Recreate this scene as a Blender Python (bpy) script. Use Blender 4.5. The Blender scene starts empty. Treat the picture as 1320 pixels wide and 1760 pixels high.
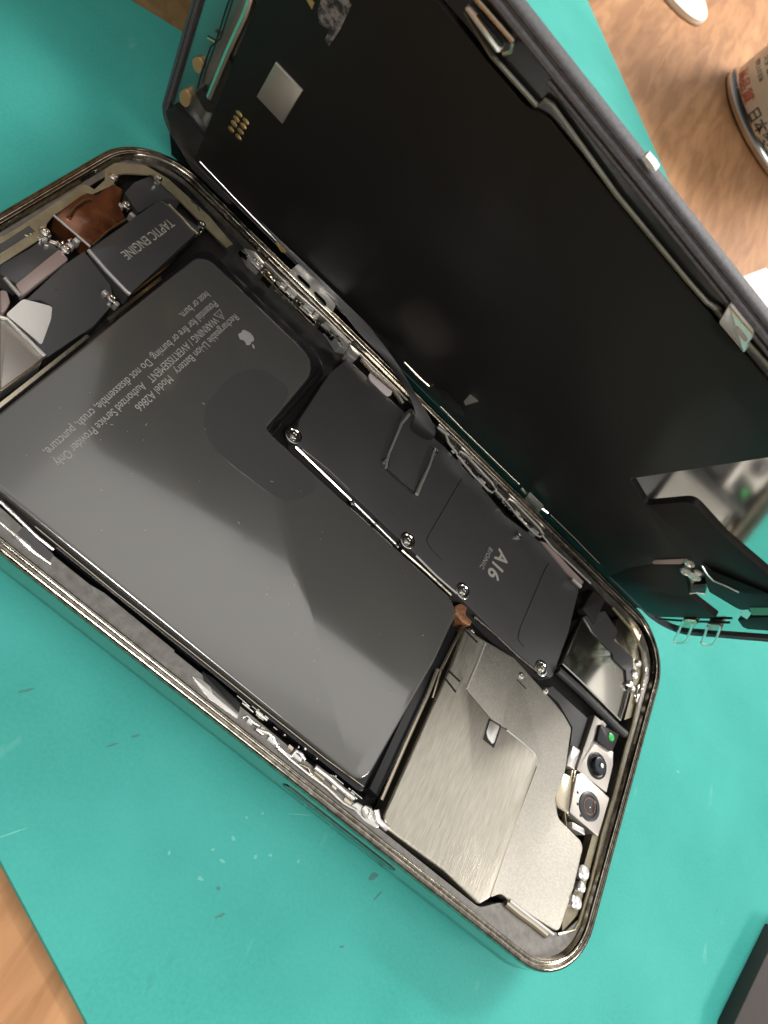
import bpy, bmesh, math, random
from mathutils import Matrix, Vector
random.seed(7)
S = 0.001                      # all coordinates below are millimetres
scene = bpy.context.scene
COL = scene.collection
# ------------------------------------------------------------------ camera
cam_d = bpy.data.cameras.new('camera'); cam = bpy.data.objects.new('camera', cam_d); COL.objects.link(cam)
cl = [47.28, -36.802, 121.931]; cr = [[0.70199, -0.670893, -0.238981], [0.435363, 0.669809, -0.60151], [0.563621, 0.31821, 0.762282]]
cm = Matrix([[cr[i][0], cr[i][1], cr[i][2], cl[i]*S] for i in range(3)] + [[0, 0, 0, 1]])
cam.matrix_world = cm
cam_d.sensor_width = 36; cam_d.sensor_fit = 'AUTO'; cam_d.lens = 26.683
cam_d.clip_start = 0.005; cam_d.clip_end = 20
cam_d.dof.use_dof = True; cam_d.dof.focus_distance = 0.135; cam_d.dof.aperture_fstop = 45
scene.camera = cam
# ------------------------------------------------------------------ world: dim warm room
w = bpy.data.worlds.new('World'); scene.world = w; w.use_nodes = True
nt = w.node_tree; nt.nodes.clear()
wo = nt.nodes.new('ShaderNodeOutputWorld'); bg = nt.nodes.new('ShaderNodeBackground')
tc = nt.nodes.new('ShaderNodeTexCoord'); sx = nt.nodes.new('ShaderNodeSeparateXYZ'); rp = nt.nodes.new('ShaderNodeValToRGB')
nt.links.new(tc.outputs['Generated'], sx.inputs[0])
mp = nt.nodes.new('ShaderNodeMapRange'); mp.inputs['From Min'].default_value = -0.2; mp.inputs['From Max'].default_value = 1
nt.links.new(sx.outputs['Z'], mp.inputs['Value']); nt.links.new(mp.outputs[0], rp.inputs[0])
e = rp.color_ramp.elements
e[0].position = 0.0; e[0].color = (0.10, 0.09, 0.08, 1)
e[1].position = 1.0; e[1].color = (0.78, 0.76, 0.72, 1)
k = e.new(0.3); k.color = (0.16, 0.145, 0.13, 1)
k = e.new(0.62); k.color = (0.62, 0.60, 0.57, 1)
dt = nt.nodes.new('ShaderNodeVectorMath'); dt.operation = 'DOT_PRODUCT'; dt.inputs[1].default_value = (.6, .6, .25)
nt.links.new(tc.outputs['Generated'], dt.inputs[0])
mr = nt.nodes.new('ShaderNodeMapRange'); mr.interpolation_type = 'SMOOTHSTEP'; mr.inputs['From Min'].default_value = -.45; mr.inputs['From Max'].default_value = .55
mr.inputs['To Min'].default_value = .03; mr.inputs['To Max'].default_value = 1.15
nt.links.new(dt.outputs['Value'], mr.inputs['Value'])
mx = nt.nodes.new('ShaderNodeVectorMath'); mx.operation = 'SCALE'; nt.links.new(rp.outputs[0], mx.inputs[0]); nt.links.new(mr.outputs[0], mx.inputs['Scale'])
nt.links.new(mx.outputs[0], bg.inputs[0]); bg.inputs[1].default_value = 0.66
nt.links.new(bg.outputs[0], wo.inputs[0])
# ------------------------------------------------------------------ overhead key light plus added fill lights
def area(name, loc, target, sx_, sy_, power, color=(1, 0.96, 0.9), spread=180):
    d = bpy.data.lights.new(name, 'AREA'); d.shape = 'RECTANGLE'; d.size = sx_; d.size_y = sy_; d.energy = power; d.color = color
    d.spread = math.radians(spread)
    o = bpy.data.objects.new(name, d); COL.objects.link(o); o.location = loc
    o.rotation_euler = (Vector(target)-Vector(loc)).to_track_quat('-Z', 'Y').to_euler()
    return o
area('overhead_light', (0.70, 1.45, 1.3), (0.10, 0.1, 0), 1.0, 0.14, 13)
area('side_fill', (1.15, 0.0, 0.62), (0.12, 0.0, 0), 0.4, 0.12, 4.5)  # added low fill from the +x side to brighten the mat
area('overhead_light', (0.20, -0.75, 1.1), (0.08, -0.06, 0), 0.6, 0.2, 2.6)  # added near-side fill for the mat, no actual ceiling fixture
area('far_fill', (0.45, 1.0, 0.9), (0.16, 0.42, 0), 0.3, 0.2, 1.1, (1, .95, .88), 40)  # added narrow fill brightening the far mat and wood
area('near_fill', (0.08, -0.48, 0.72), (0.11, -0.09, 0), 0.25, 0.12, 0.20, (1, .97, .92), 36)  # added narrow fill for the mat in front of the phone
p_ = area('reflection_fill', (0.70, 1.15, 1.75), (0.70, 1.1501, 0), 2.8, 1.7, 8, (1, .97, .92)); p_.rotation_euler = (0, 0, 0)  # added panel, brightens the reflection in battery and shields
scene.view_settings.view_transform = 'Standard'; scene.view_settings.look = 'None'
scene.view_settings.exposure = 0.15; scene.view_settings.gamma = 1; scene.view_settings.use_curve_mapping = False
scene.render.engine = 'CYCLES'; scene.cycles.max_bounces = 8; scene.cycles.glossy_bounces = 6
scene.cycles.sample_clamp_indirect = 6; scene.cycles.caustics_reflective = False; scene.cycles.caustics_refractive = False

# ------------------------------------------------------------------ materials
MATS = {}
def mat(name, color, metal=0.0, rough=0.5, noise=0.0, nscale=300.0, ncol=None, bump=0.0, bscale=800.0, stretch=None,
        coat=0.0, spec=0.5, coat_rough=0.1, rvar=0.0, detail=4.0, ior=1.5):
    """principled material; noise mixes in ncol; stretch=(sx,sy,sz) gives brushed grain; scales are per metre in object space"""
    m = bpy.data.materials.new(name); m.use_nodes = True; t = m.node_tree; b = t.nodes['Principled BSDF']
    b.inputs['Base Color'].default_value = (*color, 1); b.inputs['Metallic'].default_value = metal; b.inputs['Roughness'].default_value = rough
    b.inputs['Specular IOR Level'].default_value = spec; b.inputs['Coat Weight'].default_value = coat; b.inputs['Coat Roughness'].default_value = coat_rough
    b.inputs['IOR'].default_value = ior
    tcn = t.nodes.new('ShaderNodeTexCoord'); mpn = t.nodes.new('ShaderNodeMapping'); t.links.new(tcn.outputs['Object'], mpn.inputs[0])
    if stretch: mpn.inputs['Scale'].default_value = stretch
    def nz(scale, det=detail):
        n = t.nodes.new('ShaderNodeTexNoise'); n.inputs['Scale'].default_value = scale; n.inputs['Detail'].default_value = det; n.inputs['Roughness'].default_value = 0.6
        t.links.new(mpn.outputs[0], n.inputs['Vector']); return n
    if noise > 0:
        n = nz(nscale); r = t.nodes.new('ShaderNodeValToRGB'); t.links.new(n.outputs['Fac'], r.inputs[0])
        r.color_ramp.elements[0].position = 0.5-noise/2; r.color_ramp.elements[1].position = 0.5+noise/2
        r.color_ramp.elements[0].color = (*(ncol or [c*0.5 for c in color]), 1); r.color_ramp.elements[1].color = (*color, 1)
        t.links.new(r.outputs[0], b.inputs['Base Color'])
    if rvar > 0:
        n = nz(nscale*0.7); mr = t.nodes.new('ShaderNodeMapRange'); mr.inputs['To Min'].default_value = max(0.02, rough-rvar); mr.inputs['To Max'].default_value = rough+rvar
        mr.inputs['From Min'].default_value = .3; mr.inputs['From Max'].default_value = .7
        t.links.new(n.outputs['Fac'], mr.inputs['Value']); t.links.new(mr.outputs[0], b.inputs['Roughness'])
    if bump > 0:
        n = nz(bscale); bp = t.nodes.new('ShaderNodeBump'); bp.inputs['Strength'].default_value = bump; bp.inputs['Distance'].default_value = 0.0001
        t.links.new(n.outputs['Fac'], bp.inputs['Height']); t.links.new(bp.outputs[0], b.inputs['Normal'])
    MATS[name] = m; return m
chrome = mat('polished_steel', (0.46, 0.43, 0.37), 1, 0.14, noise=.35, nscale=900, ncol=(0.21, 0.185, 0.15), bump=.12, bscale=500, rvar=.08)
side_steel = mat('mirror_steel', (0.60, 0.58, 0.53), 1, 0.10, bump=.05, bscale=350)
ledge_m = mat('machined_ledge', (0.30, 0.29, 0.275), 1, 0.42, noise=.5, nscale=700, ncol=(0.19, 0.18, 0.165), bump=.35, bscale=1500, rvar=.08)
floor_m = mat('cavity_black', (0.02, 0.019, 0.018), 0.3, 0.4)
batt_m = mat('battery_film', (0.088, 0.086, 0.080), 0, 0.17, bump=.05, bscale=120, rvar=.035, nscale=70, coat=1.0, coat_rough=.07, spec=.5, ior=2.1)
battside_m = mat('battery_pouch_edge', (0.012, 0.012, 0.014), 0, 0.25, spec=.6)
plate_m = mat('black_graphite', (0.052, 0.052, 0.053), 0, 0.32, bump=.10, bscale=900, spec=.7, rvar=.06, nscale=90)
ink = mat('grey_ink', (0.37, 0.36, 0.345), 0, 0.5)
ink2 = mat('pale_ink', (0.42, 0.41, 0.36), .2, 0.5)
logo_m = mat('logo_grey', (0.50, 0.48, 0.49), .3, 0.4)
brushed = mat('brushed_shield', (0.64, 0.60, 0.525), 1, 0.38, noise=.55, nscale=2600, ncol=(0.45, 0.42, 0.355), bump=.45, bscale=3500, stretch=(1.0, 0.10, 1.0), rvar=.05)
grain = mat('grainy_shield', (0.62, 0.59, 0.535), 1, 0.46, noise=.55, nscale=2600, ncol=(0.44, 0.415, 0.37), bump=.6, bscale=5200, rvar=.05)
bright = mat('bright_metal', (0.88, 0.86, 0.83), .8, 0.30, bump=.2, bscale=1500)
screw_m = mat('screw_metal', (0.86, 0.84, 0.80), 1, 0.17)
warm = mat('warm_metal', (0.66, 0.58, 0.45), 1, 0.22, bump=.1, bscale=1200)
rose = mat('rose_tape', (0.48, 0.38, 0.36), 0.5, 0.4, bump=.1)
copper = mat('copper_tape', (0.62, 0.29, 0.16), 0.6, 0.4, noise=.4, nscale=1200)
endglass = mat('smoky_end_glass', (0.30, 0.31, 0.30), .85, 0.2, bump=.1, bscale=200)
brown = mat('brown_film', (0.24, 0.085, 0.035), 0.6, 0.24, coat=.6, noise=.4, nscale=500, ncol=(.10, .03, .012))
amber = mat('amber_glue', (0.34, 0.305, 0.205), 0.25, 0.25, coat=.7, noise=.6, nscale=300, ncol=(.19, .155, .09), bump=.3, bscale=700)
blackp = mat('black_plastic', (0.014, 0.014, 0.015), 0, 0.32, spec=.5)
rubber = mat('grey_rubber', (0.155, 0.152, 0.165), 0, 0.6, noise=.5, nscale=1800, ncol=(.08, .08, .09), bump=.3, bscale=2000)
mirror = mat('panel_mirror', (0.80, 0.79, 0.75), 1, 0.10, bump=.05, bscale=160)
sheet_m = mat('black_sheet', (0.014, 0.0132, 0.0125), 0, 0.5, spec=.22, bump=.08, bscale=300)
silver_sq = mat('nickel_foil', (0.55, 0.52, 0.47), 0.85, 0.45, bump=.1)
gold = mat('gold_pad', (0.80, 0.58, 0.25), 1, 0.3)
tan = mat('tan_pad', (0.62, 0.40, 0.19), 0.3, 0.5)
olive = mat('olive_adhesive', (0.20, 0.195, 0.13), 0, 0.4, noise=.4, nscale=300)
pinkpad = mat('pink_foam', (0.62, 0.54, 0.55), 0, 0.7)
whiteg = mat('white_scrap', (0.85, 0.86, 0.84), 0, 0.4)
greylab = mat('worn_label', (0.33, 0.33, 0.34), 0, 0.7, noise=.18, nscale=900, ncol=(.03, .03, .03))
cammet = mat('camera_bracket', (0.62, 0.58, 0.54), .9, 0.42, bump=.1)
ring_m = mat('lens_ring', (0.045, 0.048, 0.056), 0.1, 0.3)
lens_m = mat('lens_glass', (0.012, 0.006, 0.006), 0, 0.04, coat=1, coat_rough=.02)
lensblue = mat('lens_barrel', (0.02, 0.024, 0.035), 0.2, 0.22)
green_m = mat('green_window', (0.03, 0.55, 0.10), 0, 0.25)
sheen = mat('speaker_plate', (0.72, 0.69, 0.62), 1, 0.16)
ribbon_m = mat('flex_ribbon', (0.014, 0.0135, 0.013), 0, 0.5, coat=.05)
can_m = mat('can_label', (0.78, 0.74, 0.66), 0, 0.4, coat=.3)
canmetal = mat('can_tin', (0.80, 0.79, 0.76), 1, 0.22)
red_ink = mat('red_ink', (0.62, 0.09, 0.07), 0, 0.5); dark_ink = mat('dark_ink', (0.04, 0.035, 0.04), 0, 0.5)
paper = mat('pink_paper', (0.80, 0.66, 0.62), 0, 0.7)
cream = mat('cream_plastic', (0.80, 0.75, 0.64), 0, 0.45)
slab_m = mat('grey_slab', (0.060, 0.050, 0.049), 0, 0.75, noise=.5, nscale=120, ncol=(.05, .041, .04), bump=.2, bscale=900)

# teal mat: fine grain plus scuffs of its own
def teal():
    m = bpy.data.materials.new('teal_rubber'); m.use_nodes = True; t = m.node_tree; b = t.nodes['Principled BSDF']
    tcn = t.nodes.new('ShaderNodeTexCoord')
    def noise(sc, det=5, vec=None, rough=.6):
        n = t.nodes.new('ShaderNodeTexNoise'); n.inputs['Scale'].default_value = sc; n.inputs['Detail'].default_value = det; n.inputs['Roughness'].default_value = rough
        t.links.new(vec or tcn.outputs['Object'], n.inputs['Vector']); return n
    def ramp(src, p0, p1, c0, c1):
        r = t.nodes.new('ShaderNodeValToRGB'); t.links.new(src, r.inputs[0]); r.color_ramp.elements[0].position = p0; r.color_ramp.elements[1].position = p1
        r.color_ramp.elements[0].color = (*c0, 1); r.color_ramp.elements[1].color = (*c1, 1); return r
    def mix(a, bb, f):
        x = t.nodes.new('ShaderNodeMix'); x.data_type = 'RGBA'; t.links.new(f, x.inputs[0])
        for i, v in ((6, a), (7, bb)):
            if isinstance(v, tuple): x.inputs[i].default_value = (*v, 1)
            else: t.links.new(v, x.inputs[i])
        return x.outputs[2]
    base = ramp(noise(35).outputs['Fac'], .3, .7, (0.036, 0.325, 0.285), (0.056, 0.40, 0.355)).outputs[0]
    fine = ramp(noise(1500, 2).outputs['Fac'], .3, .7, (0, 0, 0), (1, 1, 1)).outputs[0]
    mul = t.nodes.new('ShaderNodeMath'); mul.operation = 'MULTIPLY'; mul.inputs[1].default_value = .22; t.links.new(fine, mul.inputs[0])
    c = mix(base, (0.10, 0.49, 0.43), mul.outputs[0])
    mpn = t.nodes.new('ShaderNodeMapping'); mpn.inputs['Rotation'].default_value = (0, 0, math.radians(35)); mpn.inputs['Scale'].default_value = (1, .35, 1)
    t.links.new(tcn.outputs['Object'], mpn.inputs[0])
    # dark smudges
    d = ramp(noise(140, 3, mpn.outputs[0], .5).outputs['Fac'], .73, .80, (0, 0, 0), (.4, .4, .4)).outputs[0]
    c = mix(c, (0.03, 0.13, 0.11), d)
    # pale specks
    l = ramp(noise(230, 2, mpn.outputs[0], .5).outputs['Fac'], .71, .80, (0, 0, 0), (.16, .16, .16)).outputs[0]
    c = mix(c, (0.40, 0.75, 0.68), l)
    t.links.new(c, b.inputs['Base Color'])
    b.inputs['Roughness'].default_value = 0.6; b.inputs['Specular IOR Level'].default_value = .22
    bp = t.nodes.new('ShaderNodeBump'); bp.inputs['Strength'].default_value = .22; bp.inputs['Distance'].default_value = .0001
    t.links.new(noise(900, 3).outputs['Fac'], bp.inputs['Height']); t.links.new(bp.outputs[0], b.inputs['Normal'])
    return m
teal_m = teal()
def wood():
    m = bpy.data.materials.new('warm_wood'); m.use_nodes = True; t = m.node_tree; b = t.nodes['Principled BSDF']
    tcn = t.nodes.new('ShaderNodeTexCoord'); mpn = t.nodes.new('ShaderNodeMapping'); mpn.inputs['Scale'].default_value = (1, .16, 1); mpn.inputs['Rotation'].default_value = (0, 0, math.radians(62))
    t.links.new(tcn.outputs['Object'], mpn.inputs[0])
    n1 = t.nodes.new('ShaderNodeTexNoise'); n1.inputs['Scale'].default_value = 17; n1.inputs['Detail'].default_value = 6; n1.inputs['Distortion'].default_value = 2.4
    t.links.new(mpn.outputs[0], n1.inputs['Vector'])
    n2 = t.nodes.new('ShaderNodeTexNoise'); n2.inputs['Scale'].default_value = 220; n2.inputs['Detail'].default_value = 6; n2.inputs['Distortion'].default_value = .6
    t.links.new(mpn.outputs[0], n2.inputs['Vector'])
    r = t.nodes.new('ShaderNodeValToRGB'); t.links.new(n1.outputs['Fac'], r.inputs[0])
    r.color_ramp.elements[0].position = .32; r.color_ramp.elements[0].color = (0.36, 0.175, 0.078, 1)
    r.color_ramp.elements[1].position = .70; r.color_ramp.elements[1].color = (0.52, 0.275, 0.13, 1)
    r2 = t.nodes.new('ShaderNodeValToRGB'); t.links.new(n2.outputs['Fac'], r2.inputs[0])
    r2.color_ramp.elements[0].position = .38; r2.color_ramp.elements[0].color = (.66, .61, .57, 1); r2.color_ramp.elements[1].position = .6; r2.color_ramp.elements[1].color = (1, 1, 1, 1)
    x = t.nodes.new('ShaderNodeMix'); x.data_type = 'RGBA'; x.blend_type = 'MULTIPLY'; x.inputs[0].default_value = .8
    t.links.new(r.outputs[0], x.inputs[6]); t.links.new(r2.outputs[0], x.inputs[7]); t.links.new(x.outputs[2], b.inputs['Base Color'])
    b.inputs['Roughness'].default_value = .5; b.inputs['Specular IOR Level'].default_value = .25
    bp = t.nodes.new('ShaderNodeBump'); bp.inputs['Strength'].default_value = .3; bp.inputs['Distance'].default_value = .0003
    t.links.new(n2.outputs['Fac'], bp.inputs['Height']); t.links.new(bp.outputs[0], b.inputs['Normal'])
    return m
wood_m = wood()

# ------------------------------------------------------------------ helpers (mm in, metres out)
def link(name, me, m, parent=None, label=None):
    o = bpy.data.objects.new(name, me); COL.objects.link(o)
    if m is not None and len(me.materials) == 0: me.materials.append(m)
    if parent: o.parent = parent
    if label: o['label'] = label
    return o
def tag(o, label, cat, group=None, kind=None):
    if label: o['label'] = label
    if cat: o['category'] = cat
    if group: o['group'] = group
    if kind: o['kind'] = kind
    return o
def smooth(me, ang=40):
    for p in me.polygons: p.use_smooth = True
    me.set_sharp_from_angle(angle=math.radians(ang))
def fin(bm, name, m, parent=None, label=None, ang=35):
    me = bpy.data.meshes.new(name); bmesh.ops.recalc_face_normals(bm, faces=bm.faces); bm.to_mesh(me); bm.free(); smooth(me, ang)
    return link(name, me, m, parent, label)
def rc(pts, r, n=4):
    """round the corners of a polygon"""
    out = []; N = len(pts)
    for i in range(N):
        p = Vector(pts[i][:2]); a = Vector(pts[i-1][:2]); b = Vector(pts[(i+1) % N][:2])
        rr = r[i] if isinstance(r, (list, tuple)) else r
        u = a-p; v = b-p; d = min(rr, u.length*.45, v.length*.45)
        if d < .02 or u.length < .01 or v.length < .01: out.append((p.x, p.y)); continue
        p1 = p+u.normalized()*d; p2 = p+v.normalized()*d
        for k in range(n+1):
            t = k/n; q = (1-t)**2*p1+2*t*(1-t)*p+t*t*p2; out.append((q.x, q.y))
    return out
def add_prism(bm, pts, z0, z1, bev=0.0, segs=2):
    """closed prism; top edge optionally rounded inwards by bev"""
    N = len(pts); P = [Vector(p[:2]) for p in pts]
    area2 = sum(P[i].x*P[(i+1) % N].y-P[(i+1) % N].x*P[i].y for i in range(N))
    if area2 < 0: P = P[::-1]
    def inset(d):
        o = []
        for i in range(N):
            a, p, b = P[i-1], P[i], P[(i+1) % N]
            e1 = (p-a); e2 = (b-p)
            if e1.length < 1e-6 or e2.length < 1e-6: o.append(p); continue
            n1 = Vector((-e1.y, e1.x)).normalized(); n2 = Vector((-e2.y, e2.x)).normalized()
            k = 1+n1.dot(n2); k = max(k, .35); o.append(p+(n1+n2)*d/k)
        return o
    rings = [(P, z0)]
    if bev > 0:
        for s in range(segs+1):
            a = math.pi/2*s/segs; rings.append((inset(bev*(1-math.cos(a))), z1-bev+bev*math.sin(a)))
    else: rings.append((P, z1))
    vs = [[bm.verts.new((q.x*S, q.y*S, z*S)) for q in R] for R, z in rings]
    for A, B in zip(vs[:-1], vs[1:]):
        for i in range(N): bm.faces.new((A[i], A[(i+1) % N], B[(i+1) % N], B[i]))
    bm.faces.new(vs[0][::-1]); bm.faces.new(vs[-1])
def prism(name, pts, z0, z1, m, parent=None, bev=0.0, r=0.0, label=None, segs=2):
    bm = bmesh.new(); add_prism(bm, rc(pts, r) if r else pts, z0, z1, bev, segs)
    bm.normal_update(); bmesh.ops.triangulate(bm, faces=[f for f in bm.faces if len(f.verts) > 4], ngon_method='EAR_CLIP')
    return fin(bm, name, m, parent, label)
def add_lathe(bm, cx, cy, prof, n=20, sx_=1.0, sy_=1.0, rot=0.0):
    """prof: (radius, z) from outside bottom to centre"""
    rings = []
    for r_, z in prof:
        if r_ < 1e-4: rings.append([bm.verts.new((cx*S, cy*S, z*S))]); continue
        L = []
        for k in range(n):
            a = 2*math.pi*k/n; x = r_*math.cos(a)*sx_; y = r_*math.sin(a)*sy_
            L.append(bm.verts.new(((cx+x*math.cos(rot)-y*math.sin(rot))*S, (cy+x*math.sin(rot)+y*math.cos(rot))*S, z*S)))
        rings.append(L)
    for A, B in zip(rings[:-1], rings[1:]):
        for i in range(n):
            j = (i+1) % n
            if len(A) == 1 and len(B) == 1: continue
            if len(B) == 1: bm.faces.new((A[i], A[j], B[0]))
            elif len(A) == 1: bm.faces.new((A[0], B[j], B[i]))
            else: bm.faces.new((A[i], A[j], B[j], B[i]))
def lathe(name, cx, cy, prof, m, parent=None, n=24, **kw):
    bm = bmesh.new(); add_lathe(bm, cx, cy, prof, n, **kw); return fin(bm, name, m, parent)
def add_tube(bm, path, r, n=8, closed=False):
    P = [Vector(p) for p in path]; N = len(P); rings = []
    for i in range(N):
        a = P[i-1] if (i > 0 or closed) else P[i]; b = P[(i+1) % N] if (i < N-1 or closed) else P[i]
        d = (b-a).normalized(); up = Vector((0, 0, 1))
        if abs(d.dot(up)) > .95: up = Vector((1, 0, 0))
        u = d.cross(up).normalized(); v = u.cross(d)
        rr = r[i] if isinstance(r, (list, tuple)) else r
        rings.append([bm.verts.new((P[i]+(u*math.cos(2*math.pi*k/n)+v*math.sin(2*math.pi*k/n))*rr)*S) for k in range(n)])
    rng = range(N) if closed else range(N-1)
    for i in rng:
        A, B = rings[i], rings[(i+1) % N]
        for k in range(n): bm.faces.new((A[k], A[(k+1) % n], B[(k+1) % n], B[k]))
    if not closed: bm.faces.new(rings[0][::-1]); bm.faces.new(rings[-1])
def tube(name, path, r, m, parent=None, n=8, closed=False, label=None):
    bm = bmesh.new(); add_tube(bm, path, r, n, closed); return fin(bm, name, m, parent, label)
def at_z(pts, z): return [(p[0], p[1], z) for p in pts]
def rrect(L, W, R, ins, n=12):
    out = []; r = max(R-ins, .3)
    for cx, cy, a0 in ((L-R, W-R, 0), (R, W-R, 90), (R, R, 180), (L-R, R, 270)):
        for k in range(n+1):
            a = math.radians(a0+90*k/n); out.append((cx+r*math.cos(a), cy+r*math.sin(a)))
    return out
def loft_rr(name, L, W, R, prof, m, parent, n=12, label=None, subdiv=True):
    bm = bmesh.new(); rings = []
    for ins, z in prof: rings.append([bm.verts.new((x*S, y*S, z*S)) for x, y in rrect(L, W, R, ins, n)])
    for A, B in zip(rings[:-1], rings[1:]):
        N = len(A)
        for i in range(N): bm.faces.new((A[i], A[(i+1) % N], B[(i+1) % N], B[i]))
    return fin(bm, name, m, parent, label, 50)
def ring_prism(name, outer, inner, z0, z1, m, parent, label=None):
    bm = bmesh.new()
    for z in (z0, z1):
        es = []
        for loop in (outer, inner):
            vs = [bm.verts.new((x*S, y*S, z*S)) for x, y in loop]
            es += [bm.edges.new((vs[i], vs[(i+1) % len(vs)])) for i in range(len(vs))]
        bmesh.ops.triangle_fill(bm, use_beauty=True, edges=es)
    bm.verts.ensure_lookup_table()
    no, ni = len(outer), len(inner); o0 = 0; i0 = no; o1 = no+ni; i1 = no+ni+no
    V = bm.verts
    for i in range(no): bm.faces.new((V[o0+i], V[o0+(i+1) % no], V[o1+(i+1) % no], V[o1+i]))
    for i in range(ni): bm.faces.new((V[i0+i], V[i0+(i+1) % ni], V[i1+(i+1) % ni], V[i1+i]))
    return fin(bm, name, m, parent, label)
def text(name, body, start, end, z, m, parent, up=1, lift=.02, height=None, space=1.0, bold=0.0):
    """printed line from start to end (mm, parent plane); up=+1 puts the letter tops 90 degrees left of the reading direction"""
    c = bpy.data.curves.new(name, 'FONT'); c.body = body; c.extrude = 0; c.size = 1; c.space_character = space; c.offset = bold
    t = bpy.data.objects.new(name, c); COL.objects.link(t); bpy.context.view_layer.update()
    me = bpy.data.meshes.new_from_object(t.evaluated_get(bpy.context.evaluated_depsgraph_get()))
    bpy.data.objects.remove(t); bpy.data.curves.remove(c)
    xs = [v.co.x for v in me.vertices]; ys = [v.co.y for v in me.vertices]
    s = Vector(start[:2]); d = Vector(end[:2])-s; k = d.length/(max(xs)-min(xs)); kh = k if height is None else height/(.73)
    u = d.normalized(); v = Vector((-u.y, u.x))*up; x0 = min(xs)
    for q in me.vertices:
        p = s+u*(q.co.x-x0)*k+v*q.co.y*kh; q.co = (p.x*S, p.y*S, (z+lift)*S)
    me.materials.clear(); me.materials.append(m)
    if me.polygons and sum(p.normal.z for p in me.polygons) < 0: me.flip_normals()
    return link(name, me, m, parent)

# ------------------------------------------------------------------ the setting
def slab(name, pts, z0, z1, m, **kw): return prism(name, pts, z0, z1, m, None, **kw)
tb = slab('table', [(-700, -500), (900, -500), (900, 1500), (-700, 1500)], -30, -1.6, wood_m); tag(tb, None, None, kind='structure')
matpts = [(89.76,-38.89),(66.93,-29.33)] + [(-260, 100), (-260, 500)] + [(39.51,323.13),(138.65,257.14)] + [(228.5, 199), (282, 175)] + [(229.69,53.24),(215.38,20.64)] + [(196, -60), (120, -60)]
cm_o = slab('cutting_mat', matpts, -1.6, 0, teal_m, bev=.3, r=1.0)
tag(cm_o, 'teal green rubber work mat with scuffs lying on the wooden table under the opened phone', 'work mat')
scuff_d = mat('dark_scuff', (0.06, 0.22, 0.20), 0, .7); scuff_l = mat('pale_scuff', (0.13, 0.50, 0.44), 0, .6)
def blot(c, rx, ry, ang, m, name='scuff_mark'):
    bm = bmesh.new(); n = 12; pts = []
    for k in range(n):
        a = 2*math.pi*k/n; j = random.uniform(.55, 1.25); x = rx*math.cos(a)*j; y = ry*math.sin(a)*j
        pts.append((c[0]+x*math.cos(ang)-y*math.sin(ang), c[1]+x*math.sin(ang)+y*math.cos(ang)))
    add_prism(bm, rc(pts, .3, 2), -.01, .012); bm.normal_update(); bmesh.ops.triangulate(bm, faces=[f for f in bm.faces if len(f.verts) > 4], ngon_method='EAR_CLIP')
    fin(bm, name, m, cm_o)
D45 = math.radians(25)
for (c, rx, ry, an) in zip([(54.57,-10.42),(71.56,-6.18),(69.63,-9.11),(96.18,-16.44),(98.69,-19.32),(120.12,-0.59),(122.44,-2.91),(120.32,-12.56),(207.8,41.73),(95.64,276.97)],
        (1.7, .7, 1.3, .3, 1.0, 1.0, 1.2, .5, 1.0, .7), (.25, .22, .2, .4, .25, .6, .2, .2, .1, .3), (.9, .9, .9, 1.6, .9, .8, 1.2, .5, 1.1, 0)):
    blot(c, rx, ry, an, scuff_d)
for (c, rx, ry, an) in zip([(86.42,-16.48),(92.8,-16.81),(92.12,-12.48),(94.45,-13.02),(94.14,-9.49),(99.02,-9.52),(101.14,-8.06),(94.22,-5.69),(96.31,-3.64),(102.16,-0.15),(106.03,-6.15),(65.82,-25.94),(185.5,64.24)],
        (.5, .6, .4, .6, .5, .4, .4, .3, .3, 2.2, .4, 2.4, .8), (.3, .35, .25, .25, .3, .3, .2, .2, .2, .1, .2, .12, .25), (1.9, .5, .75, .3, -.4, 1.2, .6, .2, .9, .5, 1.5, .9, .3)):
    blot(c, rx, ry, an, scuff_l, 'pale_mark')
gs = slab('grey_pad', [(226.0,48.69),(214.35,20.87)] + [(230, -80), (330, -60), (330, 90)], -1.5, 4, slab_m, bev=.5)
tag(gs, 'dark grey flat slab beside the teal mat at the bottom right corner', 'pad')
card = slab('paper_card', [(156.82,271.38),(170.41,302.14)] + [(290, 330), (260, 215)] + [(181.75,265.99)], -1.55, -1.1, paper)
tag(card, 'pale pink paper sheet with a square corner on the wooden table', 'paper')
bm = bmesh.new(); cc = [(61.78,429.07)][0]
add_lathe(bm, cc[0], cc[1], [(24, -1.6), (24.5, -.5), (24, 1.5), (20, 2.2), (0, 2.2)], 40)
wc = fin(bm, 'round_lid', cream, None); tag(wc, 'round cream coloured lid at the top edge of the wooden table', 'lid')

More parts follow.
